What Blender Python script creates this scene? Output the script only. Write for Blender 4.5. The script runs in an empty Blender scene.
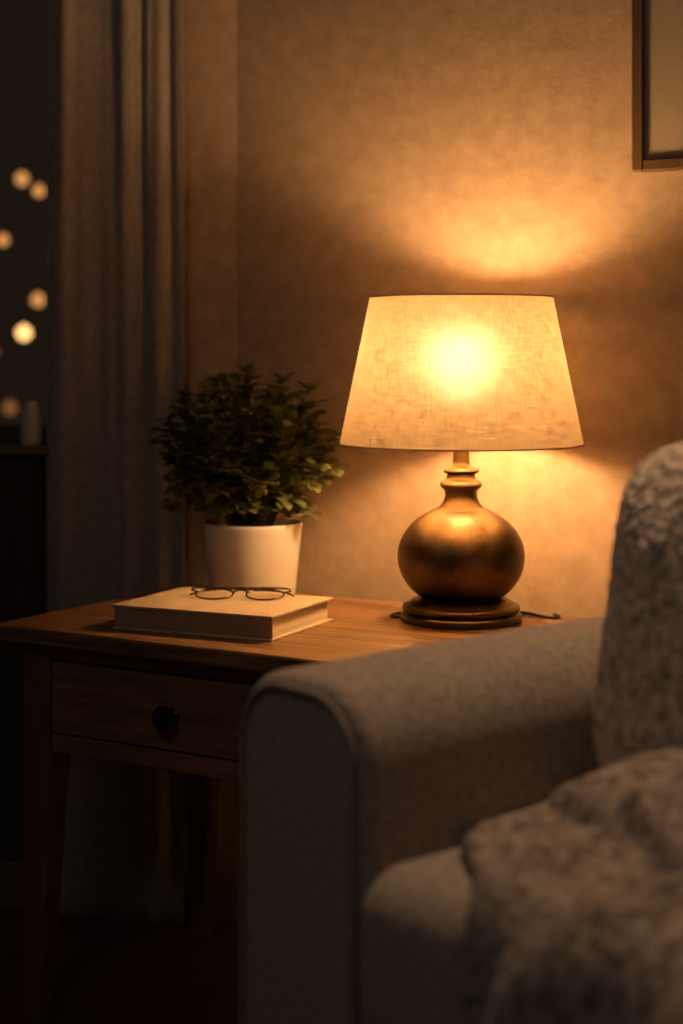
import bpy, bmesh, math, random
from mathutils import Vector, Matrix, noise
random.seed(7)
S = bpy.context.scene
CAMZ = 1.04
F = 1650.0
TOPZ = 0.621

# ------------------------------------------------------------------ helpers
def link(o):
    S.collection.objects.link(o); return o

def empty(name, loc=(0,0,0), rz=0.0, label=None, cat=None):
    e = bpy.data.objects.new(name, None)
    e.empty_display_size = 0.05
    e.location = loc; e.rotation_euler = (0,0,rz)
    link(e)
    if label: e["label"] = label
    if cat: e["category"] = cat
    return e

def mesh(name, verts, faces, mat=None, parent=None, smooth=None, loc=(0,0,0), rot=(0,0,0)):
    me = bpy.data.meshes.new(name)
    me.from_pydata([tuple(v) for v in verts], [], faces)
    me.update()
    bm = bmesh.new(); bm.from_mesh(me)
    bmesh.ops.recalc_face_normals(bm, faces=bm.faces[:])
    bm.to_mesh(me); bm.free()
    o = bpy.data.objects.new(name, me)
    if mat: me.materials.append(mat)
    link(o)
    if parent: o.parent = parent
    o.location = loc; o.rotation_euler = rot
    if smooth is not None:
        for p in me.polygons: p.use_smooth = True
        if smooth < 180: me.set_sharp_from_angle(angle=math.radians(smooth))
    return o

def boxvf(x0,x1,y0,y1,z0,z1):
    v=[(x0,y0,z0),(x1,y0,z0),(x1,y1,z0),(x0,y1,z0),(x0,y0,z1),(x1,y0,z1),(x1,y1,z1),(x0,y1,z1)]
    f=[(0,3,2,1),(4,5,6,7),(0,1,5,4),(1,2,6,5),(2,3,7,6),(3,0,4,7)]
    return v,f

def boxes(name, lst, mat, parent=None, bevel=0.0, seg=3, **kw):
    V=[];Fc=[]
    for b in lst:
        v,f = boxvf(*b); n=len(V)
        V+=v; Fc+=[tuple(i+n for i in q) for q in f]
    o = mesh(name,V,Fc,mat,parent,**kw)
    if bevel>0:
        m=o.modifiers.new("bevel",'BEVEL'); m.width=bevel; m.segments=seg; m.limit_method='ANGLE'
        for p in o.data.polygons: p.use_smooth=True
        m.harden_normals=True
    return o

def lathe(name, prof, mat, parent=None, n=96, loc=(0,0,0), smooth=40, cap=True, uv=False, closed=False):
    V=[];Fc=[]
    m=len(prof)
    for j,(r,z) in enumerate(prof):
        for i in range(n):
            a=2*math.pi*i/n
            V.append((r*math.cos(a),r*math.sin(a),z))
    for j in range(m-1 if not closed else m):
        k=(j+1)%m
        for i in range(n):
            i2=(i+1)%n
            Fc.append((j*n+i,j*n+i2,k*n+i2,k*n+i))
    if cap and not closed:
        if prof[0][0]>1e-5: Fc.append(tuple(range(n))[::-1])
        if prof[-1][0]>1e-5: Fc.append(tuple((m-1)*n+i for i in range(n)))
    me=bpy.data.meshes.new(name)
    me.from_pydata(V,[],Fc); me.update()
    if uv:
        ul=me.uv_layers.new(name="UVMap")
        zs=[p[1] for p in prof]; z0=min(zs); z1=max(zs)
        for p in me.polygons:
            idx=[me.loops[l].vertex_index for l in p.loop_indices]
            wrap = any(i%n==0 for i in idx) and any(i%n==n-1 for i in idx)
            for l in p.loop_indices:
                vi=me.loops[l].vertex_index
                u=(vi%n)/n
                if wrap and vi%n==0: u=1.0
                ul.data[l].uv=(u,(me.vertices[vi].co.z-z0)/(z1-z0))
    bm=bmesh.new(); bm.from_mesh(me)
    bmesh.ops.remove_doubles(bm,verts=bm.verts[:],dist=1e-6)
    bmesh.ops.recalc_face_normals(bm,faces=bm.faces[:]); bm.to_mesh(me); bm.free()
    me.materials.append(mat)
    for p in me.polygons: p.use_smooth=True
    me.set_sharp_from_angle(angle=math.radians(smooth))
    o=bpy.data.objects.new(name,me); link(o)
    if parent:o.parent=parent
    o.location=loc
    return o

def tubevf(pts, r, n=10, closed=False, V=None, Fc=None):
    if V is None: V=[];Fc=[]
    pts=[Vector(p) for p in pts]; base=len(V); m=len(pts)
    rr = r if isinstance(r,(list,tuple)) else [r]*m
    prev=None
    for j,p in enumerate(pts):
        if closed: t=(pts[(j+1)%m]-pts[j-1])
        else: t=pts[min(j+1,m-1)]-pts[max(j-1,0)]
        t.normalize()
        if prev is None:
            a=Vector((0,0,1)) if abs(t.z)<.9 else Vector((1,0,0))
            nrm=t.cross(a).normalized()
        else:
            nrm=(prev-t*prev.dot(t))
            nrm.normalize()
        prev=nrm; b=t.cross(nrm)
        for i in range(n):
            an=2*math.pi*i/n
            V.append(p+nrm*math.cos(an)*rr[j]+b*math.sin(an)*rr[j])
    for j in range(m if closed else m-1):
        k=(j+1)%m
        for i in range(n):
            i2=(i+1)%n
            Fc.append((base+j*n+i,base+j*n+i2,base+k*n+i2,base+k*n+i))
    if not closed:
        Fc.append(tuple(base+i for i in range(n))[::-1])
        Fc.append(tuple(base+(m-1)*n+i for i in range(n)))
    return V,Fc

def catmull(P, k=8):
    P=[Vector(p) for p in P]; out=[]
    for i in range(len(P)-1):
        p0=P[max(i-1,0)];p1=P[i];p2=P[i+1];p3=P[min(i+2,len(P)-1)]
        for j in range(k):
            t=j/k
            out.append(0.5*((2*p1)+(-p0+p2)*t+(2*p0-5*p1+4*p2-p3)*t*t+(-p0+3*p1-3*p2+p3)*t**3))
    out.append(P[-1]); return out

# ------------------------------------------------------------------ materials
def mat_base(name):
    m=bpy.data.materials.new(name); m.use_nodes=True
    nt=m.node_tree; b=nt.nodes["Principled BSDF"]
    return m,nt,b

def pmat(name, c1, c2, scale=10, rough=.7, bump=.1, bscale=None, stretch=(1,1,1), metallic=0, detail=6, bdist=0.002, rough2=None, sheen=0, spec=None, contrast=(.3,.7), extra=None):
    m,nt,b=mat_base(name)
    tc=nt.nodes.new("ShaderNodeTexCoord"); mp=nt.nodes.new("ShaderNodeMapping")
    mp.inputs["Scale"].default_value=stretch
    nt.links.new(tc.outputs["Object"],mp.inputs["Vector"])
    nz=nt.nodes.new("ShaderNodeTexNoise"); nz.inputs["Scale"].default_value=scale; nz.inputs["Detail"].default_value=detail
    nz.inputs["Roughness"].default_value=.6
    nt.links.new(mp.outputs[0],nz.inputs["Vector"])
    cr=nt.nodes.new("ShaderNodeValToRGB")
    cr.color_ramp.elements[0].position=contrast[0]; cr.color_ramp.elements[1].position=contrast[1]
    cr.color_ramp.elements[0].color=(*c1,1); cr.color_ramp.elements[1].color=(*c2,1)
    nt.links.new(nz.outputs["Fac"],cr.inputs["Fac"])
    nt.links.new(cr.outputs["Color"],b.inputs["Base Color"])
    b.inputs["Roughness"].default_value=rough; b.inputs["Metallic"].default_value=metallic
    if spec is not None: b.inputs["Specular IOR Level"].default_value=spec
    if sheen: b.inputs["Sheen Weight"].default_value=sheen; b.inputs["Sheen Roughness"].default_value=.5
    if rough2 is not None:
        mr=nt.nodes.new("ShaderNodeMapRange"); mr.inputs["To Min"].default_value=rough; mr.inputs["To Max"].default_value=rough2
        nt.links.new(nz.outputs["Fac"],mr.inputs["Value"]); nt.links.new(mr.outputs[0],b.inputs["Roughness"])
    if bump:
        n2=nt.nodes.new("ShaderNodeTexNoise"); n2.inputs["Scale"].default_value=bscale or scale; n2.inputs["Detail"].default_value=5
        nt.links.new(mp.outputs[0],n2.inputs["Vector"])
        bp=nt.nodes.new("ShaderNodeBump"); bp.inputs["Strength"].default_value=bump; bp.inputs["Distance"].default_value=bdist
        nt.links.new(n2.outputs["Fac"],bp.inputs["Height"]); nt.links.new(bp.outputs[0],b.inputs["Normal"])
    return m

def emis(name,col,st):
    m=bpy.data.materials.new(name); m.use_nodes=True; nt=m.node_tree
    nt.nodes.clear(); e=nt.nodes.new("ShaderNodeEmission"); o=nt.nodes.new("ShaderNodeOutputMaterial")
    e.inputs[0].default_value=(*col,1); e.inputs[1].default_value=st
    nt.links.new(e.outputs[0],o.inputs[0]); return m

M_wall = pmat("plaster", (.33,.242,.175),(.435,.325,.24), scale=30, rough=.85, bump=.55, bscale=90, bdist=.0016, detail=12, contrast=(.34,.66))
M_floor= pmat("dark_floor_wood",(.05,.022,.011),(.11,.05,.025),scale=6,stretch=(1,10,1),rough=.45,bump=.1)
M_ceil = pmat("ceiling_paint",(.35,.31,.27),(.4,.35,.3),scale=5,rough=.9,bump=.05)
M_trim = pmat("painted_trim",(.12,.09,.07),(.15,.11,.085),scale=12,rough=.6,bump=.03)
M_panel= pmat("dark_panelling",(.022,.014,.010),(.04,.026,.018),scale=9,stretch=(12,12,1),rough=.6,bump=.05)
M_wood = pmat("walnut_top",(.080,.040,.016),(.29,.155,.064),scale=5,stretch=(1.0,16,16),rough=.28,bump=.2,bscale=30,bdist=.0006,rough2=.46,contrast=(.38,.62),detail=9)
M_wood2= pmat("walnut_side",(.12,.060,.030),(.28,.155,.08),scale=6,stretch=(1.2,14,14),rough=.42,bump=.12,bscale=30,bdist=.0006)
M_woodv= pmat("walnut_leg",(.085,.044,.023),(.19,.10,.052),scale=7,stretch=(14,14,1.2),rough=.45,bump=.12,bscale=30,bdist=.0006)
M_knob = pmat("dark_knob",(.010,.008,.007),(.02,.016,.013),scale=20,rough=.3,bump=0,metallic=.5)
M_brass= pmat("aged_brass",(.060,.040,.023),(.20,.135,.068),scale=11,rough=.33,bump=.08,bscale=40,metallic=1.0,rough2=.56,bdist=.0008,contrast=(.36,.64),detail=9)
M_brassd= pmat("dark_aged_brass",(.065,.044,.025),(.15,.102,.053),scale=14,rough=.34,bump=.04,metallic=1.0,rough2=.5)
M_pot  = pmat("white_ceramic",(.52,.49,.45),(.60,.57,.52),scale=12,rough=.5,bump=.05,bscale=60,bdist=.0005)
M_soil = pmat("soil",(.012,.008,.005),(.05,.03,.02),scale=80,rough=.95,bump=1,bdist=.004)
M_stem = pmat("stem_brown",(.04,.035,.015),(.07,.06,.03),scale=40,rough=.7,bump=.2)
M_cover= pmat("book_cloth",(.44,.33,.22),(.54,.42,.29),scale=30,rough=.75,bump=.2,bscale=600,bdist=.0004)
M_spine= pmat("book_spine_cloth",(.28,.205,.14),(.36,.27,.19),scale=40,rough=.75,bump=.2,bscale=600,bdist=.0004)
M_page = pmat("book_pages",(.42,.35,.26),(.68,.59,.46),scale=12,stretch=(.3,.3,60),rough=.85,bump=.4,bscale=12,bdist=.0008)
M_wire = pmat("bronze_wire_metal",(.10,.065,.036),(.17,.115,.062),scale=30,rough=.25,bump=0,metallic=1)
M_cord = pmat("cord_rubber",(.02,.014,.01),(.035,.024,.016),scale=60,rough=.5,bump=.05)
M_frame= pmat("frame_wood",(.06,.033,.017),(.11,.062,.03),scale=14,stretch=(1,1,.2),rough=.35,bump=.08)
M_sofa = pmat("taupe_upholstery",(.22,.185,.155),(.42,.357,.30),scale=130,rough=.9,bump=1.0,bscale=420,bdist=.002,sheen=.1,detail=8,contrast=(.36,.64))
M_pipe = pmat("taupe_piping",(.17,.14,.115),(.24,.20,.165),scale=80,rough=.9,bump=.4,bscale=420,sheen=.1)
M_foot = pmat("sofa_foot_wood",(.03,.015,.008),(.06,.03,.015),scale=10,rough=.4,bump=.05)
M_curt = pmat("linen_curtain",(.225,.20,.182),(.36,.325,.30),scale=150,stretch=(1,1,.5),rough=.9,bump=.4,bscale=300,bdist=.001,sheen=.1)
M_throw= pmat("knit_throw",(.13,.105,.085),(.40,.33,.27),scale=80,rough=.95,bump=1.0,bscale=150,bdist=.005,sheen=.2,detail=8,contrast=(.40,.60))
M_pane_fr=pmat("window_paint",(.05,.04,.032),(.075,.06,.047),scale=10,rough=.5,bump=.03)

def leafmat():
    m,nt,b=mat_base("leaf_green")
    tc=nt.nodes.new("ShaderNodeTexCoord")
    nz=nt.nodes.new("ShaderNodeTexNoise"); nz.inputs["Scale"].default_value=22
    nt.links.new(tc.outputs["Object"],nz.inputs["Vector"])
    cr=nt.nodes.new("ShaderNodeValToRGB")
    cr.color_ramp.elements[0].position=.35; cr.color_ramp.elements[1].position=.65
    cr.color_ramp.elements[0].color=(.105,.130,.038,1); cr.color_ramp.elements[1].color=(.20,.22,.072,1)
    nt.links.new(nz.outputs["Fac"],cr.inputs[0]); nt.links.new(cr.outputs[0],b.inputs["Base Color"])
    b.inputs["Roughness"].default_value=.5
    t=nt.nodes.new("ShaderNodeBsdfTranslucent"); nt.links.new(cr.outputs[0],t.inputs[0])
    mx=nt.nodes.new("ShaderNodeMixShader"); mx.inputs[0].default_value=.3
    out=nt.nodes["Material Output"]
    nt.links.new(b.outputs[0],mx.inputs[1]); nt.links.new(t.outputs[0],mx.inputs[2]); nt.links.new(mx.outputs[0],out.inputs[0])
    return m
M_leaf=leafmat()

# pillow boucle
def boucle():
    m,nt,b=mat_base("boucle")
    tc=nt.nodes.new("ShaderNodeTexCoord")
    vo=nt.nodes.new("ShaderNodeTexVoronoi"); vo.inputs["Scale"].default_value=100; vo.feature='SMOOTH_F1'
    nz=nt.nodes.new("ShaderNodeTexNoise"); nz.inputs["Scale"].default_value=70; nz.inputs["Detail"].default_value=6
    mx=nt.nodes.new("ShaderNodeVectorMath"); mx.operation='MULTIPLY_ADD'
    mx.inputs[1].default_value=(.025,.025,.025)
    nt.links.new(tc.outputs["Object"],nz.inputs["Vector"])
    nt.links.new(nz.outputs["Color"],mx.inputs[0]); nt.links.new(tc.outputs["Object"],mx.inputs[2])
    nt.links.new(mx.outputs[0],vo.inputs["Vector"])
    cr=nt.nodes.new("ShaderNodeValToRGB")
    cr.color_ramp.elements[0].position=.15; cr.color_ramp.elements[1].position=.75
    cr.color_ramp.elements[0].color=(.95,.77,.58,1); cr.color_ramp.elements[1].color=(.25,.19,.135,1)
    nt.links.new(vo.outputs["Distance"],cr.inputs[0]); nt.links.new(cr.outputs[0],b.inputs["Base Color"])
    b.inputs["Roughness"].default_value=.95; b.inputs["Sheen Weight"].default_value=.3
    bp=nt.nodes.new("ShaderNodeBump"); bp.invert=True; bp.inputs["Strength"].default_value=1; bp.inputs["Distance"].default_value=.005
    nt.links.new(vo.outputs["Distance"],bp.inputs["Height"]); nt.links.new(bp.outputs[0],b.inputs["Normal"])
    return m
M_boucle=boucle()

def shade_mat(name,base=(.80,.63,.42),trans=(.96,.70,.42),mixT=.5,leak=.045,leakc=(.85,.95,1.0),rng=(.45,1.22)):
    m=bpy.data.materials.new(name); m.use_nodes=True; nt=m.node_tree; nt.nodes.clear()
    N=nt.nodes.new; L=nt.links.new
    uv=N("ShaderNodeUVMap")
    m1=N("ShaderNodeMapping"); m1.inputs["Scale"].default_value=(300,11,1); L(uv.outputs[0],m1.inputs[0])
    m2=N("ShaderNodeMapping"); m2.inputs["Scale"].default_value=(34,78,1); L(uv.outputs[0],m2.inputs[0])
    n1=N("ShaderNodeTexNoise"); n1.inputs["Scale"].default_value=1; n1.inputs["Detail"].default_value=2; L(m1.outputs[0],n1.inputs["Vector"])
    n2=N("ShaderNodeTexNoise"); n2.inputs["Scale"].default_value=1; n2.inputs["Detail"].default_value=2; L(m2.outputs[0],n2.inputs["Vector"])
    ad=N("ShaderNodeMath"); ad.operation='ADD'; L(n1.outputs["Fac"],ad.inputs[0]); L(n2.outputs["Fac"],ad.inputs[1])
    mr=N("ShaderNodeMapRange"); mr.inputs["From Min"].default_value=.75; mr.inputs["From Max"].default_value=1.25
    mr.inputs["To Min"].default_value=rng[0]; mr.inputs["To Max"].default_value=rng[1]; L(ad.outputs[0],mr.inputs["Value"])
    v=N("ShaderNodeVectorMath"); v.operation='SCALE'; v.inputs[0].default_value=trans; L(mr.outputs[0],v.inputs["Scale"])
    d=N("ShaderNodeBsdfDiffuse"); t=N("ShaderNodeBsdfTranslucent")
    d.inputs[0].default_value=(*base,1); L(v.outputs[0],t.inputs[0])
    mx=N("ShaderNodeMixShader"); mx.inputs[0].default_value=mixT; L(d.outputs[0],mx.inputs[1]); L(t.outputs[0],mx.inputs[2])
    tr=N("ShaderNodeBsdfRefraction"); tr.inputs["Color"].default_value=(*leakc,1)
    tr.inputs["Roughness"].default_value=.80; tr.inputs["IOR"].default_value=1.34
    mx2=N("ShaderNodeMixShader"); mx2.inputs[0].default_value=leak; L(mx.outputs[0],mx2.inputs[1]); L(tr.outputs[0],mx2.inputs[2])
    o=N("ShaderNodeOutputMaterial"); L(mx2.outputs[0],o.inputs[0])
    return m
M_shade=shade_mat("linen_shade",mixT=.096,leak=.0125)
M_shtrim=shade_mat("shade_trim_cloth",(.5,.36,.22),(.6,.5,.4),mixT=.045,leak=0)
M_bulb=emis("bulb_glow",(1.0,.55,.21),205)

# glass for glasses / window
def thin_glass(name,fac=.06,tint=(1,1,1)):
    m=bpy.data.materials.new(name); m.use_nodes=True; nt=m.node_tree; nt.nodes.clear()
    t=nt.nodes.new("ShaderNodeBsdfTransparent"); t.inputs[0].default_value=(*tint,1)
    g=nt.nodes.new("ShaderNodeBsdfGlossy"); g.inputs["Roughness"].default_value=.03
    mx=nt.nodes.new("ShaderNodeMixShader"); mx.inputs[0].default_value=fac
    o=nt.nodes.new("ShaderNodeOutputMaterial")
    nt.links.new(t.outputs[0],mx.inputs[1]); nt.links.new(g.outputs[0],mx.inputs[2]); nt.links.new(mx.outputs[0],o.inputs[0]); return m
M_lens=thin_glass("spectacle_lens",.08,(.95,.95,.93))
M_glass=thin_glass("window_glass",.05)

# ------------------------------------------------------------------ room
H=2.5
thw=math.radians(27)
cs,sn=math.cos(thw),math.sin(thw)
C=Vector((-.191,3.015,0))            # wall corner
def struct(o): o["kind"]="structure"; return o
wr=struct(boxes("wall_back",[(0,2.0,0,.12,0,H)],M_wall)); wr.location=C; wr.rotation_euler=(0,0,-thw)
rz=math.atan2(-.17,.985)
WR=-.335
wl=struct(boxes("wall_left",[(WR,0,0,.12,0,H),(-1.15,WR,0,.12,0,.868),(-1.15,WR,0,.12,2.2,H),(-1.9,-1.15,0,.12,0,H)],M_wall))
wl.location=C; wl.rotation_euler=(0,0,rz)
wd=empty("window_1",C,rz); wd["kind"]="structure"
fr=boxes("window_frame",[(WR-.035,WR,.03,.09,.868,2.2),(-1.15,-1.11,.03,.09,.868,2.2),(-1.11,WR-.035,.03,.09,.868,.90),(-1.11,WR-.035,.03,.09,2.16,2.2),(-.775,-.745,.035,.085,.90,2.16)],M_pane_fr,wd,bevel=.004)
gl=boxes("window_glass",[(-1.11,WR-.035,.057,.061,.90,2.16)],M_glass,wd)
sill=struct(boxes("trim_1",[(-1.17,WR+.02,-.045,.03,.850,.868)],M_trim,bevel=.004)); sill.location=C; sill.rotation_euler=(0,0,rz)
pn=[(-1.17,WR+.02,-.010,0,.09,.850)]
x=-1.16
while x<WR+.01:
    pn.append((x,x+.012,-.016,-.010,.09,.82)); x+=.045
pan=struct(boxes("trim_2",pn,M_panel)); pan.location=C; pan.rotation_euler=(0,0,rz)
fl=struct(boxes("floor",[(-2.6,2.6,-1.2,3.9,-.06,0)],M_floor))
ce=struct(boxes("ceiling",[(-2.6,2.6,.8,3.9,H,H+.06)],M_ceil))
b1=struct(boxes("baseboard_back",[(.012,2.0,-.014,0,0,.09)],M_trim,bevel=.003)); b1.location=C; b1.rotation_euler=(0,0,-thw)
b2=struct(boxes("baseboard_left",[(-1.9,-.012,-.014,0,0,.09)],M_trim,bevel=.003)); b2.location=C; b2.rotation_euler=(0,0,rz)

# ------------------------------------------------------------------ curtain
cur=empty("curtain",(C.x,C.y,0),rz,"heavy grey-beige linen curtain hanging beside the window","curtain")
def curtain_sheet():
    V=[];Fc=[]; nx=320; nz=60
    x0,x1=-.350,-.084
    for j in range(nz+1):
        z=.006+(2.36-.006)*j/nz
        for i in range(nx+1):
            s=i/nx
            x=x0+(x1-x0)*s
            ph=s*3.4*2*math.pi+ 1.2*math.sin(s*7+1)+.4*math.sin(z*1.3+s*4)
            amp=.0068*(.85+.9*noise.noise(Vector((s*4,z*.4,0))))
            y=-.046+amp*math.sin(ph)+.0018*math.sin(s*56+2.4*math.sin(s*9))*(.7+noise.noise(Vector((s*6,z*.8,5))))+.006*noise.noise(Vector((s*8,z*1.1,3)))
            x+=.002*math.cos(ph)+.006*noise.noise(Vector((s*3,z*.8,9)))
            V.append((x,y,z))
    for j in range(nz):
        for i in range(nx):
            a=j*(nx+1)+i
            Fc.append((a,a+1,a+nx+2,a+nx+1))
    o=mesh("curtain_panel",V,Fc,M_curt,cur,smooth=180)
    m=o.modifiers.new("thick",'SOLIDIFY'); m.thickness=.0025
curtain_sheet()
V,Fc=tubevf([(-1.35,-.046,2.38),(-.05,-.046,2.38)],.012,16)
mesh("curtain_rod",V,Fc,M_knob,cur,smooth=40)

# small jar on the window sill
jr=empty("ceramic_jar",Vector((C.x,C.y,.868))+Matrix.Rotation(rz,3,'Z')@Vector((-.386,-.018,0)),0,"small pale ceramic jar standing on the window sill","jar")
lathe("jar_body",[(0,0),(.018,0),(.021,.004),(.022,.050),(.018,.066),(.013,.072),(.013,.082),(.011,.082),(.011,.070),(0,.068)],M_pot,jr,n=40)

# ------------------------------------------------------------------ outdoor string of lights
fl_=empty("string_lights",(-1.6,6.5,0),0,"warm glowing string light bulbs hanging outside the window","lights")
pts=[(22,179,8.5),(39,191,7.5),(3,240,7.5),(38,300,8.5),(24,333,9.5),(-14,280,6),(10,408,9),(-6,352,6)]
D=6.5
M_b=[emis("string_bulb_glow",(1,.42,.12),.85),emis("string_bulb_bright",(1,.52,.17),2.6),emis("string_bulb_dim",(1,.4,.12),.22)]
wp=[]
for k,(px,py,r) in enumerate(pts):
    X=(px-341.5)/F*D; Z=CAMZ+(352-py)/F*D
    mt=M_b[1] if k==4 else (M_b[2] if k>=6 else M_b[0])
    o=lathe("bulb",[(0,-1),(.38,-.92),(.71,-.71),(.92,-.38),(1,0),(.92,.38),(.71,.71),(.38,.92),(.2,1.02),(.2,1.15),(0,1.15)],mt,fl_,n=20)
    rr=r*.80*D/F
    o.scale=(rr,rr,rr); o.location=(X+1.6,0,Z)
    wp.append((X+1.6,0,Z+rr*1.15))
wp.sort(key=lambda p:-p[2])
V,Fc=tubevf(catmull([(wp[0][0]+.2,0,2.3)]+wp+[(wp[-1][0]-.2,0,0.02)],6),.0018,6)
mesh("wire",V,Fc,M_cord,fl_,smooth=60)

# ------------------------------------------------------------------ side table
th=math.radians(31)
A=Vector((-.540,2.545,0))
U=Vector((math.cos(th),-math.sin(th),0)); W=Vector((math.sin(th),math.cos(th),0))
def tb(u,v,z=0): return A+U*u+W*v+Vector((0,0,z))
TW,TD=.86,.52
tab=empty("side_table",tb(0,0),-th,"brown wooden side table with one drawer and dark knobs","table")
boxes("table_top",[(0,TW,0,TD,TOPZ-.026,TOPZ)],M_wood,tab,bevel=.005)
ins=.034; L=.052; zb=TOPZ-.195
def leg(x,y,ix,iy):
    t=.032
    V=[];
    def ring(z,s):
        return [(x,y,z),(x+ix*s,y,z),(x+ix*s,y+iy*s,z),(x,y+iy*s,z)]
    for z,s in ((0,t),(zb-.01,L),(TOPZ-.026,L)): V+=ring(z,s)
    Fc=[(0,1,2,3),(8,9,10,11)]
    for j in (0,4):
        for i in range(4):
            Fc.append((j+i,j+(i+1)%4,j+4+(i+1)%4,j+4+i))
    o=mesh("leg",V,Fc,M_woodv,tab)
    m=o.modifiers.new("bevel",'BEVEL'); m.width=.003; m.segments=2; m.limit_method='ANGLE'
for (x,y,ix,iy) in ((ins,ins,1,1),(TW-ins,ins,-1,1),(ins,TD-.02,1,-1),(TW-ins,TD-.02,-1,-1)): leg(x,y,ix,iy)
xL,xR=ins+L,TW-ins-L
boxes("apron",[
  (xL,xR,ins+.006,ins+.028,TOPZ-.052,TOPZ-.026),
  (xL,xR,ins+.006,ins+.028,zb,zb+.028),
  (ins+.006,ins+.026,ins+L,TD-.02-L,zb,TOPZ-.026),
  (TW-ins-.026,TW-ins-.006,ins+L,TD-.02-L,zb,TOPZ-.026),
  (xL,xR,TD-.045,TD-.026,zb,TOPZ-.026)],M_wood2,tab,bevel=.002)
dr=empty("drawer",(0,0,0)); dr.parent=tab
boxes("drawer_front",[(xL+.003,xR-.003,ins+.002,ins+.022,zb+.031,TOPZ-.055)],M_wood2,dr,bevel=.003)
boxes("drawer_box",[(xL+.02,xR-.02,ins+.022,TD-.06,zb+.034,zb+.044),(xL+.02,xL+.03,ins+.022,TD-.06,zb+.044,TOPZ-.07),(xR-.03,xR-.02,ins+.022,TD-.06,zb+.044,TOPZ-.07),(xL+.03,xR-.03,TD-.07,TD-.06,zb+.044,TOPZ-.07)],M_wood2,dr)
for ku in (.322,.535):
    k=lathe("knob",[(0.011,0),(.011,.003),(.007,.006),(.007,.012),(.012,.016),(.0175,.020),(.019,.025),(.0175,.030),(.012,.033),(0,.034)],M_knob,dr,n=40)
    k.rotation_euler=(math.radians(90),0,0); k.location=(ku,ins+.003,zb+.083)

# ------------------------------------------------------------------ lamp
LP=Vector((.187,2.58,TOPZ))
lamp=empty("table_lamp",LP,0,"aged brass round table lamp with glowing linen shade","lamp")
k=.001564
def P(r,y): return (r*k,(620-y)*k)
foot=[(0,0),P(58,620),P(60.5,619),P(61,615.5),P(60,613),P(57.5,612),P(56.5,611),P(58.5,609.3),P(59,606.5),P(57.5,604.3),P(53,603.2),P(51,601.5),P(49,599.3),P(45,598),P(37,597.8)]
lathe("lamp_foot",foot,M_brassd,lamp,smooth=50)
cy,R,Rz=556.5,63.5,52
body=[P(36,599)]
a0=math.asin(.81); a1=math.radians(65)
for i in range(0,37):
    a=-a0+(a0+a1)*i/36
    body.append(P(R*math.cos(a),cy-Rz*math.sin(a)))
body+= [P(24.5,508.8),P(23.2,507)]
lathe("lamp_body",body,M_brass,lamp,n=128,smooth=60)
neck=[P(23,508.5),P(21.5,506.5),P(18.5,503),P(16.5,498),P(16,493),P(17,489.5),P(20,487.5),P(21,485),P(20,482),P(16,480),P(14,477),P(14,474),P(17,472.5),P(18,470.5),P(17,468.5),P(12,467),P(9,465),P(8.5,462),P(8,455),P(8,440)]
lathe("lamp_neck",neck,M_brass,lamp,n=64,smooth=50)
BY=362
lathe("lamp_socket",[P(8,440),P(9,438),P(14,434),P(15,420),P(15,BY+40),P(12,BY+38),P(0,BY+38)],M_brassd,lamp,n=48)
br=28
lathe("light_bulb",[P(8,BY+38),P(10,BY+32),P(15,BY+25)]+[P(br*math.cos(a),BY-br*math.sin(a)) for a in [math.radians(-52+142*i/16) for i in range(17)]],M_bulb,lamp,n=32,smooth=180)
zb_,zt_=(620-444)*k,(620-297)*k
rb,rt=.190,.1425
sh=empty("lamp_shade",(0,0,0)); sh.parent=lamp
n_=24
prof=[(rb+(rt-rb)*i/n_,zb_+(zt_-zb_)*i/n_) for i in range(n_+1)]
lathe("shade_fabric",prof,M_shade,sh,n=160,cap=False,uv=True,smooth=180)
def band(r,z,h,dr):
    return [(r+.0012,z),(r+.0012+dr,z+h),(r-.0012+dr,z+h),(r-.0012,z)]
sl=(rt-rb)/(zt_-zb_)
lathe("shade_trim",band(rb+.0002,zb_-.0005,.0022,sl*.0022),M_shtrim,sh,n=160,closed=True,uv=True)
lathe("shade_trim",band(rt-sl*.002,zt_-.002,.0022,sl*.0022),M_shtrim,sh,n=160,closed=True,uv=True)
V=[];Fc=[]
for i in range(3):
    a=math.radians(100+120*i); zz=(620-436)*k
    rr_=rb+sl*(zz-zb_)
    tubevf([(.008*math.cos(a),.008*math.sin(a),zz),(rr_*math.cos(a),rr_*math.sin(a),zz)],.0012,6,V=V,Fc=Fc)
mesh("shade_spider",V,Fc,M_brassd,sh)
cp=[(-.085,.03,.0028),(-.100,.012,.0028),(-.108,.022,.0028),(-.102,.045,.0028),(-.07,.066,.0028),(-.02,.078,.0028),(.05,.075,.0028),(.105,.055,.0028),(.130,.018,.0028),(.145,.008,.0028),(.156,.020,.0028),(.150,.036,.0028)]
V,Fc=tubevf(catmull(cp,8),.0024,8)
mesh("power_cord",V,Fc,M_cord,lamp,smooth=60)

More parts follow.
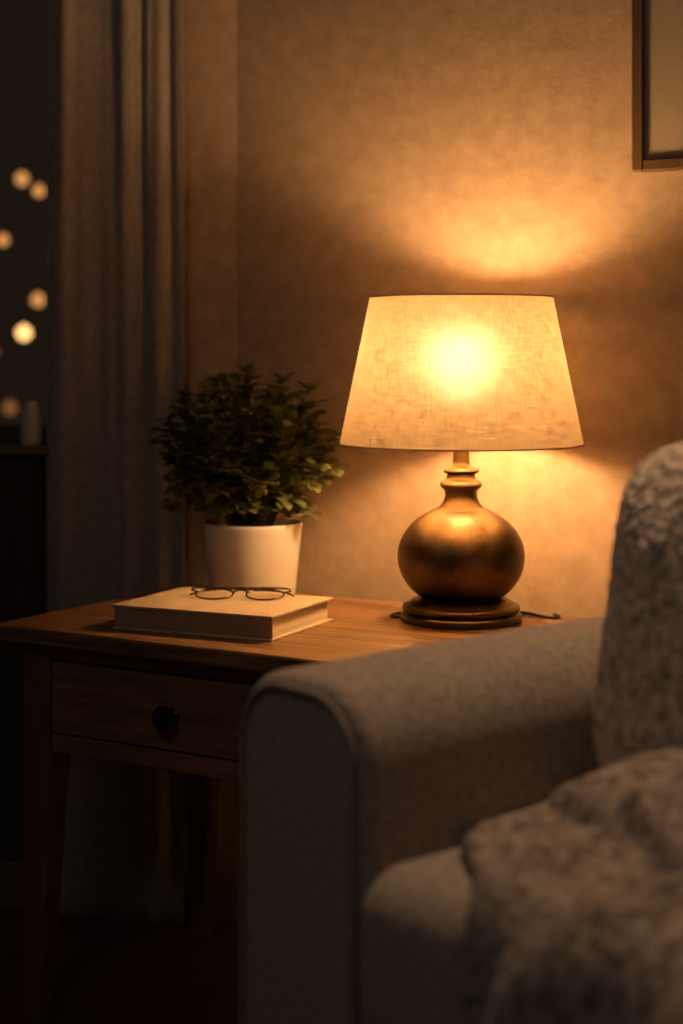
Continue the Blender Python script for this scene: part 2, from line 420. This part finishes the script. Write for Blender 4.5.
# ------------------------------------------------------------------ potted plant
PP=Vector((-.151,2.80,TOPZ))
pl=empty("potted_plant",PP,0,"bushy green plant in a white ceramic pot","plant")
lathe("plant_pot",[(0,0),(.065,0),(.070,.003),(.0725,.012),(.0835,.122),(.0845,.128),(.083,.131),(.080,.129),(.078,.12),(.077,.112),(0,.112)],M_pot,pl,n=96,smooth=60)
lathe("soil",[(.0765,.113),(.07,.118),(.04,.121),(0,.122)],M_soil,pl,n=48,smooth=180,cap=False)
SV=[];SF=[];LV=[];LF=[]
def leaf(p,d,up,ln,wd_):
    d=d.normalized(); s=d.cross(up)
    if s.length<.1: s=d.cross(Vector((1,0,0)))
    s.normalize(); u=s.cross(d).normalized()
    b=len(LV)
    droop=-.18*ln
    prof=[(0,0),(.2,.72),(.45,1),(.7,.9),(.88,.56),(1,0)]
    mid=[];lf=[];rg=[]
    for t,w in prof:
        c=p+d*ln*t+u*(droop*t*t)
        mid.append(c); lf.append(c+s*wd_*w*.5+u*wd_*.16*w); rg.append(c-s*wd_*w*.5+u*wd_*.16*w)
    for i in range(6): LV.append(mid[i])
    for i in range(1,5): LV.append(lf[i])
    for i in range(1,5): LV.append(rg[i])
    m=lambda i:b+i; l=lambda i:b+5+i; r=lambda i:b+9+i
    LF.append((m(0),m(1),l(1))); LF.append((m(0),r(1),m(1)))
    for i in range(1,4):
        LF.append((m(i),m(i+1),l(i+1),l(i))); LF.append((m(i),r(i),r(i+1),m(i+1)))
    LF.append((m(4),m(5),l(4))); LF.append((m(4),r(4),m(5)))
ctr=Vector((-.010,0,.250))
NS=136
for s_ in range(NS):
    cz=-.86+1.86*((s_+.5)/NS)+random.uniform(-.04,.04); cz=max(-.88,min(1,cz))
    az=s_*2.39996+random.uniform(-.3,.3)
    rr_=math.sqrt(max(0,1-cz*cz))
    if cz<-.5: rr_=random.uniform(.35,.85)
    q=random.uniform(.74,1.03)
    tip=ctr+Vector((.156*rr_*math.cos(az)*q,.142*rr_*math.sin(az)*q,.137*cz*q))
    if cz<-.5: tip.z=random.uniform(.142,.172)
    st=Vector((.035*math.cos(az)*random.random(),.035*math.sin(az)*random.random(),.118))
    midp=st.lerp(tip,.5)+Vector((0,0,.02+.03*max(0,.4-cz)))
    path=catmull([st,midp,tip],7)
    tubevf(path,[.0018-.0012*i/(len(path)-1) for i in range(len(path))],5,V=SV,Fc=SF)
    for i in range(4,len(path)):
        t=(path[i]-path[i-1]).normalized()
        for kk in range(2 if i<len(path)-1 else 5):
            a=random.uniform(0,2*math.pi)
            o_=Vector((math.cos(a),math.sin(a),random.uniform(-.4,.5)))
            d=(t*random.uniform(.3,.9)+o_*.9).normalized()
            if path[i].z<.160: d.z=abs(d.z)*.2; d.normalize()
            ln=random.uniform(.018,.029)
            leaf(path[i],d,Vector((random.uniform(-.3,.3),random.uniform(-.3,.3),1)),ln,ln*random.uniform(.62,.78))
mesh("plant_stems",SV,SF,M_stem,pl,smooth=60)
mesh("foliage",LV,LF,M_leaf,pl,smooth=180)

# ------------------------------------------------------------------ book
bt=math.radians(25)
BC=Vector((-.180,2.533,TOPZ))
bk=empty("book",BC,-bt,"thick beige clothbound hardcover book lying flat on the table","book")
bl,bw,bh=.272,.207,.037
boxes("book_cover",[(-bl/2,bl/2,-bw/2,bw/2,0,.0038),(-bl/2,bl/2,-bw/2,bw/2,bh-.0038,bh)],M_cover,bk,bevel=.001)
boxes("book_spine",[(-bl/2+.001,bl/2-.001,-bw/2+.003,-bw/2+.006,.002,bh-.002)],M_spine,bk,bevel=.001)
boxes("book_pages",[(-bl/2+.007,bl/2-.007,-bw/2+.006,bw/2-.006,.003,bh-.003)],M_page,bk)

# ------------------------------------------------------------------ eyeglasses
gz=TOPZ+bh
gg=empty("eyeglasses",(-.158,2.560,gz),math.radians(-6),"thin dark wire eyeglasses folded on the book","eyeglasses")
gg.scale=(1.1,1.1,1.1)
tilt=math.radians(11)
def T(x,y,z=0):
    return Vector((x,y*math.cos(tilt)-z*math.sin(tilt),.0014+(y+.022)*math.sin(tilt)+z*math.cos(tilt)))
V=[];Fc=[]
for sgn in (-1,1):
    ring=[]
    for i in range(48):
        a=2*math.pi*i/48
        ring.append(T(sgn*.036+.0265*math.cos(a),.0215*math.sin(a)))
    tubevf(ring,.0013,8,closed=True,V=V,Fc=Fc)
    tubevf(catmull([T(sgn*.0615,.008),T(sgn*.068,.010,.001),T(sgn*.071,.011,.002)],6),.0013,8,V=V,Fc=Fc)
    zz=.006 if sgn>0 else .0035
    tubevf(catmull([T(sgn*.071,.011,.002),Vector((sgn*.060,.026,.0090+zz*.3)),Vector((sgn*.0,.034,.006+zz*.6)),Vector((-sgn*.045,.036,.005+zz*.1)),Vector((-sgn*.066,.028,.0032)),Vector((-sgn*.074,.017,.0016))],8),.0013,8,V=V,Fc=Fc)
tubevf(catmull([T(-.0105,.006),T(-.005,.0105,.002),T(.005,.0105,.002),T(.0105,.006)],6),.0013,8,V=V,Fc=Fc)
mesh("glasses_frame",V,Fc,M_wire,gg,smooth=60)
for sgn in (-1,1):
    LVv=[T(sgn*.036,0,.0008)]+[T(sgn*.036+.026*math.cos(2*math.pi*i/40),.021*math.sin(2*math.pi*i/40)) for i in range(40)]
    mesh("lens",LVv,[(0,1+i,1+(i+1)%40) for i in range(40)],M_lens,gg,smooth=180)

# ------------------------------------------------------------------ picture frame
pf=empty("picture_frame",C,-thw,"thin dark wood picture frame hanging on the plaster wall","picture frame")
s_=.749
yb=C.y-sn*s_
zf=CAMZ+(352-173)/F*yb
fw,fh,ft=.46,.62,.019
pf.location=(C.x+cs*s_,C.y-sn*s_,zf)
boxes("frame_moulding",[(0,ft,-.022,-.001,0,fh),(fw-ft,fw,-.022,-.001,0,fh),(ft,fw-ft,-.022,-.001,0,ft),(ft,fw-ft,-.022,-.001,fh-ft,fh)],M_frame,pf,bevel=.003)
M_mat=pmat("picture_mat",(.27,.225,.18),(.31,.26,.21),scale=4,rough=.8,bump=.02)
M_prt=pmat("picture_print",(.25,.205,.165),(.30,.25,.20),scale=3,rough=.8,bump=.02)
boxes("mat_board",[(ft,fw-ft,-.012,-.002,ft,fh-ft)],M_mat,pf)
boxes("print",[(ft+.07,fw-ft-.07,-.013,-.012,ft+.07,fh-ft-.07)],M_prt,pf)

# ------------------------------------------------------------------ armchair
ra=math.atan2(-.773,.635)
dW=Vector((math.cos(ra),math.sin(ra),0))
OB=Vector((-.094,1.70,0))
EX=.024
O=OB-dW*EX
AW=.183+EX; AT=.717
so=empty("armchair",O,ra,"beige-taupe upholstered armchair with piped rounded arms","armchair")
def armprof(w,top,zbot=.09,r=.072,ins=0):
    pts=[(ins,zbot+ins)]
    pts+=[(ins,zbot+(top-zbot)*f) for f in (.3,.6)]
    for i in range(13):
        a=math.pi-(math.pi/2)*i/12
        pts.append((ins+(r-ins*.5)+(r-ins*.5)*math.cos(a), top-ins-(r-ins*.5)+(r-ins*.5)*math.sin(a)))
    for i in range(13):
        a=math.pi/2-(math.pi/2)*i/12
        pts.append((w-ins-(r-ins*.5)+(r-ins*.5)*math.cos(a), top-ins-(r-ins*.5)+(r-ins*.5)*math.sin(a)+0))
    pts+=[(w-ins,zbot+(top-zbot)*f) for f in (.6,.3)]
    pts.append((w-ins,zbot+ins))
    return pts
def arm(x0):
    pr=armprof(AW,AT); n=len(pr); V=[];Fc=[]
    ys=[0,.02]+[.06+.70*i/14 for i in range(15)]+[.79]
    for j,y in enumerate(ys):
        for (x,z) in pr:
            zz=z
            if z>.5:
                zz+= .006*math.sin(math.pi*min(1,y/.78))
            V.append((x0+x,y,zz))
    for j in range(len(ys)-1):
        for i in range(n):
            i2=(i+1)%n
            Fc.append((j*n+i,j*n+i2,(j+1)*n+i2,(j+1)*n+i))
    Fc.append(tuple(range(n))); Fc.append(tuple((len(ys)-1)*n+i for i in range(n))[::-1])
    o=mesh("arm",V,Fc,M_sofa,so,smooth=60)
    m=o.modifiers.new("bevel",'BEVEL'); m.width=.016; m.segments=5; m.limit_method='ANGLE'; m.angle_limit=math.radians(50)
    pi=armprof(AW,AT,ins=.013)
    V,Fc=tubevf([(x0+x,-.0015,z) for x,z in pi],.0044,8)
    mesh("arm_piping",V,Fc,M_pipe,so,smooth=180)
arm(0); arm(AW+.60)
def rbox(name,c,s,k=6,cuts=18,mat=M_sofa,parent=so,rot=(0,0,0),dis=0,seed=0,ks=None):
    bm=bmesh.new(); bmesh.ops.create_cube(bm,size=2)
    bmesh.ops.subdivide_edges(bm,edges=bm.edges[:],cuts=cuts,use_grid_fill=True)
    for v in bm.verts:
        p=v.co
        l=(abs(p.x)**k+abs(p.y)**k+abs(p.z)**k)**(1/k)
        q=p/l
        v.co=Vector((q.x*s[0],q.y*s[1],q.z*s[2]))
        if dis:
            nn=q.normalized(); v.co+=nn*dis*noise.noise(v.co*9+Vector((seed,0,0)))
    me=bpy.data.meshes.new(name); bm.to_mesh(me); bm.free()
    for p in me.polygons: p.use_smooth=True
    me.materials.append(mat)
    o=bpy.data.objects.new(name,me); link(o); o.parent=parent; o.location=c; o.rotation_euler=rot
    return o
def seat():
    bm=bmesh.new(); bmesh.ops.create_cube(bm,size=2)
    bmesh.ops.subdivide_edges(bm,edges=bm.edges[:],cuts=44,use_grid_fill=True)
    sx,sy,sz=.303,.284,.086
    R_=.052
    for v in bm.verts:
        q=Vector(v.co)
        def rm(t): return math.copysign(abs(t)**.6,t)
        p=Vector((rm(q.x)*sx,rm(q.y)*sy,rm(q.z)*sz))
        rx=.022
        c=Vector((max(-sx+rx,min(sx-rx,p.x)),max(-sy+R_,min(sy-R_,p.y)),max(-sz+R_,min(sz-R_,p.z))))
        d=Vector(((p.x-c.x)/rx,(p.y-c.y)/R_,(p.z-c.z)/R_))
        if d.length>1: 
            d.normalize(); p=c+Vector((d.x*rx,d.y*R_,d.z*R_))
        crown=(1-(p.x/sx)**2)*(1-(p.y/sy)**2)
        p.z+=math.copysign(.010,p.z)*max(0,crown)*(abs(p.z)/sz)
        p+=Vector((0,0,.004*noise.noise(p*8)))
        v.co=p
    me=bpy.data.meshes.new("seat_cushion"); bm.to_mesh(me); bm.free()
    for p in me.polygons: p.use_smooth=True
    me.materials.append(M_sofa)
    o=bpy.data.objects.new("seat_cushion",me); link(o); o.parent=so; o.location=(AW+.30,.264,.470)
seat()
boxes("seat_base",[(AW,AW+.60,.012,.70,.10,.388)],M_sofa,so,bevel=.012)
rbox("backrest",(AW+.30,.665,.62),(.299,.105,.235),k=6,dis=.006,rot=(math.radians(-6),0,0))
for (x,y) in ((.05,.05),(.05,.74),(AW*2+.55,.05),(AW*2+.55,.74)):
    f=lathe("foot",[(0,0),(.018,0),(.026,.095),(0,.095)],M_foot,so,n=24); f.location=(x,y,0)

# pillow (square, plump, softly rounded corners)
Rz_=Matrix.Rotation(ra,4,'Z')
def aw(x,y,z): return OB+ (Rz_@Vector((x,y,z)))
def pillow():
    n=64; V=[];Fc=[]
    hx,hz,th_=.208,.200,.094
    def sq(u,v):
        kk=5.2
        m=max(abs(u),abs(v))
        if m<1e-6: return 0,0
        l=(abs(u)**kk+abs(v)**kk)**(1/kk)
        return u*m/l,v*m/l
    for side in (1,-1):
        for j in range(n+1):
            for i in range(n+1):
                u=-1+2*i/n; v=-1+2*j/n
                x,z=sq(u,v); m=max(abs(u),abs(v))
                t=th_*(1-m**3.6)**.55 if m<1 else 0
                t*=1+.10*noise.noise(Vector((x*2.5,z*2.5,3*side)))
                V.append((x*hx,-side*t,z*hz))
    N1=(n+1)*(n+1)
    for s2 in (0,1):
        for j in range(n):
            for i in range(n):
                a=s2*N1+j*(n+1)+i
                Fc.append((a,a+1,a+n+2,a+n+1))
    me=bpy.data.meshes.new("throw_pillow"); me.from_pydata(V,[],Fc)
    bm=bmesh.new(); bm.from_mesh(me)
    bmesh.ops.remove_doubles(bm,verts=bm.verts[:],dist=1e-5)
    bmesh.ops.recalc_face_normals(bm,faces=bm.faces[:]); bm.to_mesh(me); bm.free()
    for p in me.polygons: p.use_smooth=True
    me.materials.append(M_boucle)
    o=bpy.data.objects.new("throw_pillow",me); link(o)
    return o
pil=pillow()
pil.location=aw(.396,.356,.754); pil.rotation_euler=(math.radians(-10),0,ra)
pil["label"]="nubby beige boucle throw pillow leaning on the armchair back"; pil["category"]="pillow"
tx=bpy.data.textures.new("nub",'CLOUDS'); tx.noise_scale=.009
sm=pil.modifiers.new("sub",'SUBSURF'); sm.levels=1; sm.render_levels=2
dm=pil.modifiers.new("d",'DISPLACE'); dm.texture=tx; dm.strength=.006; dm.mid_level=.5; dm.texture_coords='LOCAL'

# throw blanket
def blanket():
    V=[];Fc=[]; nx=210; ny=250
    def lerp(a,b,t): return a+(b-a)*max(0,min(1,t))
    def sm_(t):
        t=max(0,min(1,t)); return t*t*(3-2*t)
    Y0=.250; SF_=Y0+.020; TOT=.85
    for j in range(ny+1):
        b=j/ny
        s=b*TOT
        wob=.010*math.sin(s*31)+.018*noise.noise(Vector((s*8,0,5)))
        y=Y0-s
        t=(.16-y)/.22
        xl=.189+ (.360-.189)*sm_(t)
        if y>.14: xl+=.002*math.sin(s*40)
        else: xl+=wob*.7*min(1,max(0,t*3))
        if s>SF_: xl=lerp(.350,.440,(s-SF_)/.30)+wob
        for i in range(nx+1):
            a=i/nx
            x=lerp(xl,.770,a)
            base=.562
            warp=noise.noise(Vector((x*2.2,s*2.2,2)))*1.3
            # long soft folds fanning out from the pillow corner
            ph=(x*1.0+s*.62)*40+warp*2.0
            am=.55+.9*abs(noise.noise(Vector((x*2.5,s*2.0,8))))
            w_=.5+.5*math.sin(ph+.5*math.sin(ph))
            r1=w_**1.6*.024*am
            r2=(.5+.5*math.sin((x*1.2+s*.3)*75+warp*3))**2*.004
            fold=r1+r2
            ln_=y-(.150-.30*(x-.30))+.012*noise.noise(Vector((x*9,1,4)))
            lay=.024*sm_(ln_/.014+.5)
            edge=min(1,a/.035)
            ed=math.sqrt(max(0,1-(1-edge)**2))
            low=sm_((x-.20)/.14)
            if s<SF_:
                h=.006+.012*low+.080*math.exp(-(((x-.50)/.18)**2+((y-.25)/.12)**2))
                z=base+(h+(fold*(.4+.6*low))+lay*low)*ed
                Y=y
            else:
                hang=s-SF_
                z=base-.006-hang
                Y=-.026-.010*min(1,hang/.05)-(fold*1.3+.004)*ed
            V.append([x,Y,z])
    W_=nx+1
    for it in range(20):
        for j in range(1,ny):
            s=j/ny*TOT
            if SF_-.05<s<SF_+.065:
                for i in range(W_):
                    for c in (0,1,2):
                        V[j*W_+i][c]=(V[(j-1)*W_+i][c]+V[j*W_+i][c]*2+V[(j+1)*W_+i][c])/4
    for j in range(ny):
        for i in range(nx):
            a=j*W_+i; Fc.append((a,a+1,a+W_+1,a+W_))
    o=mesh("throw_blanket",[Vector(v) for v in V],Fc,M_throw,None,smooth=180)
    o.location=OB; o.rotation_euler=(0,0,ra)
    m=o.modifiers.new("thick",'SOLIDIFY'); m.thickness=.006; m.offset=0
    t2=bpy.data.textures.new("fuzz",'CLOUDS'); t2.noise_scale=.007
    d=o.modifiers.new("d",'DISPLACE'); d.texture=t2; d.strength=.0032; d.texture_coords='LOCAL'
    o["label"]="soft grey-beige woven blanket draped in folds over the armchair seat"; o["category"]="blanket"
blanket()

# ------------------------------------------------------------------ added fill lights, no visible fixtures
ld=bpy.data.lights.new("front_fill_light",'POINT'); ld.energy=6.5; ld.color=(1,.87,.76); ld.shadow_soft_size=.25  # added soft fill from the camera side for armchair and table fronts
lo=bpy.data.objects.new("front_fill_light",ld); link(lo); lo.location=(-.60,.45,1.95)
ld=bpy.data.lights.new("armchair_fill_spot",'SPOT'); ld.energy=64; ld.color=(1,.60,.33); ld.shadow_soft_size=.10  # added warm spot that brightens the armchair from above, no fixture behind it
ld.spot_size=math.radians(58); ld.spot_blend=1.0
lo=bpy.data.objects.new("armchair_fill_spot",ld); link(lo); lo.location=(.50,1.98,2.40)
d=Vector((.32,1.72,.65))-Vector(lo.location)
lo.rotation_euler=d.to_track_quat('-Z','Y').to_euler()

# ------------------------------------------------------------------ world, camera
w=bpy.data.worlds.new("World"); S.world=w; w.use_nodes=True
bg=w.node_tree.nodes["Background"]; bg.inputs[0].default_value=(1,.60,.40,1); bg.inputs[1].default_value=.012
S.view_settings.view_transform='Standard'
S.view_settings.look='None'
cam=bpy.data.cameras.new("camera"); co=bpy.data.objects.new("camera",cam); link(co)
co.location=(0,0,CAMZ); co.rotation_euler=(math.radians(90),0,0)
cam.sensor_fit='VERTICAL'; cam.sensor_height=36; cam.sensor_width=24
cam.lens=F/1024*36
cam.shift_y=-(512-352)/1024
cam.dof.use_dof=True; cam.dof.focus_distance=2.38; cam.dof.aperture_fstop=2.1
cam.clip_start=.05
S.camera=co
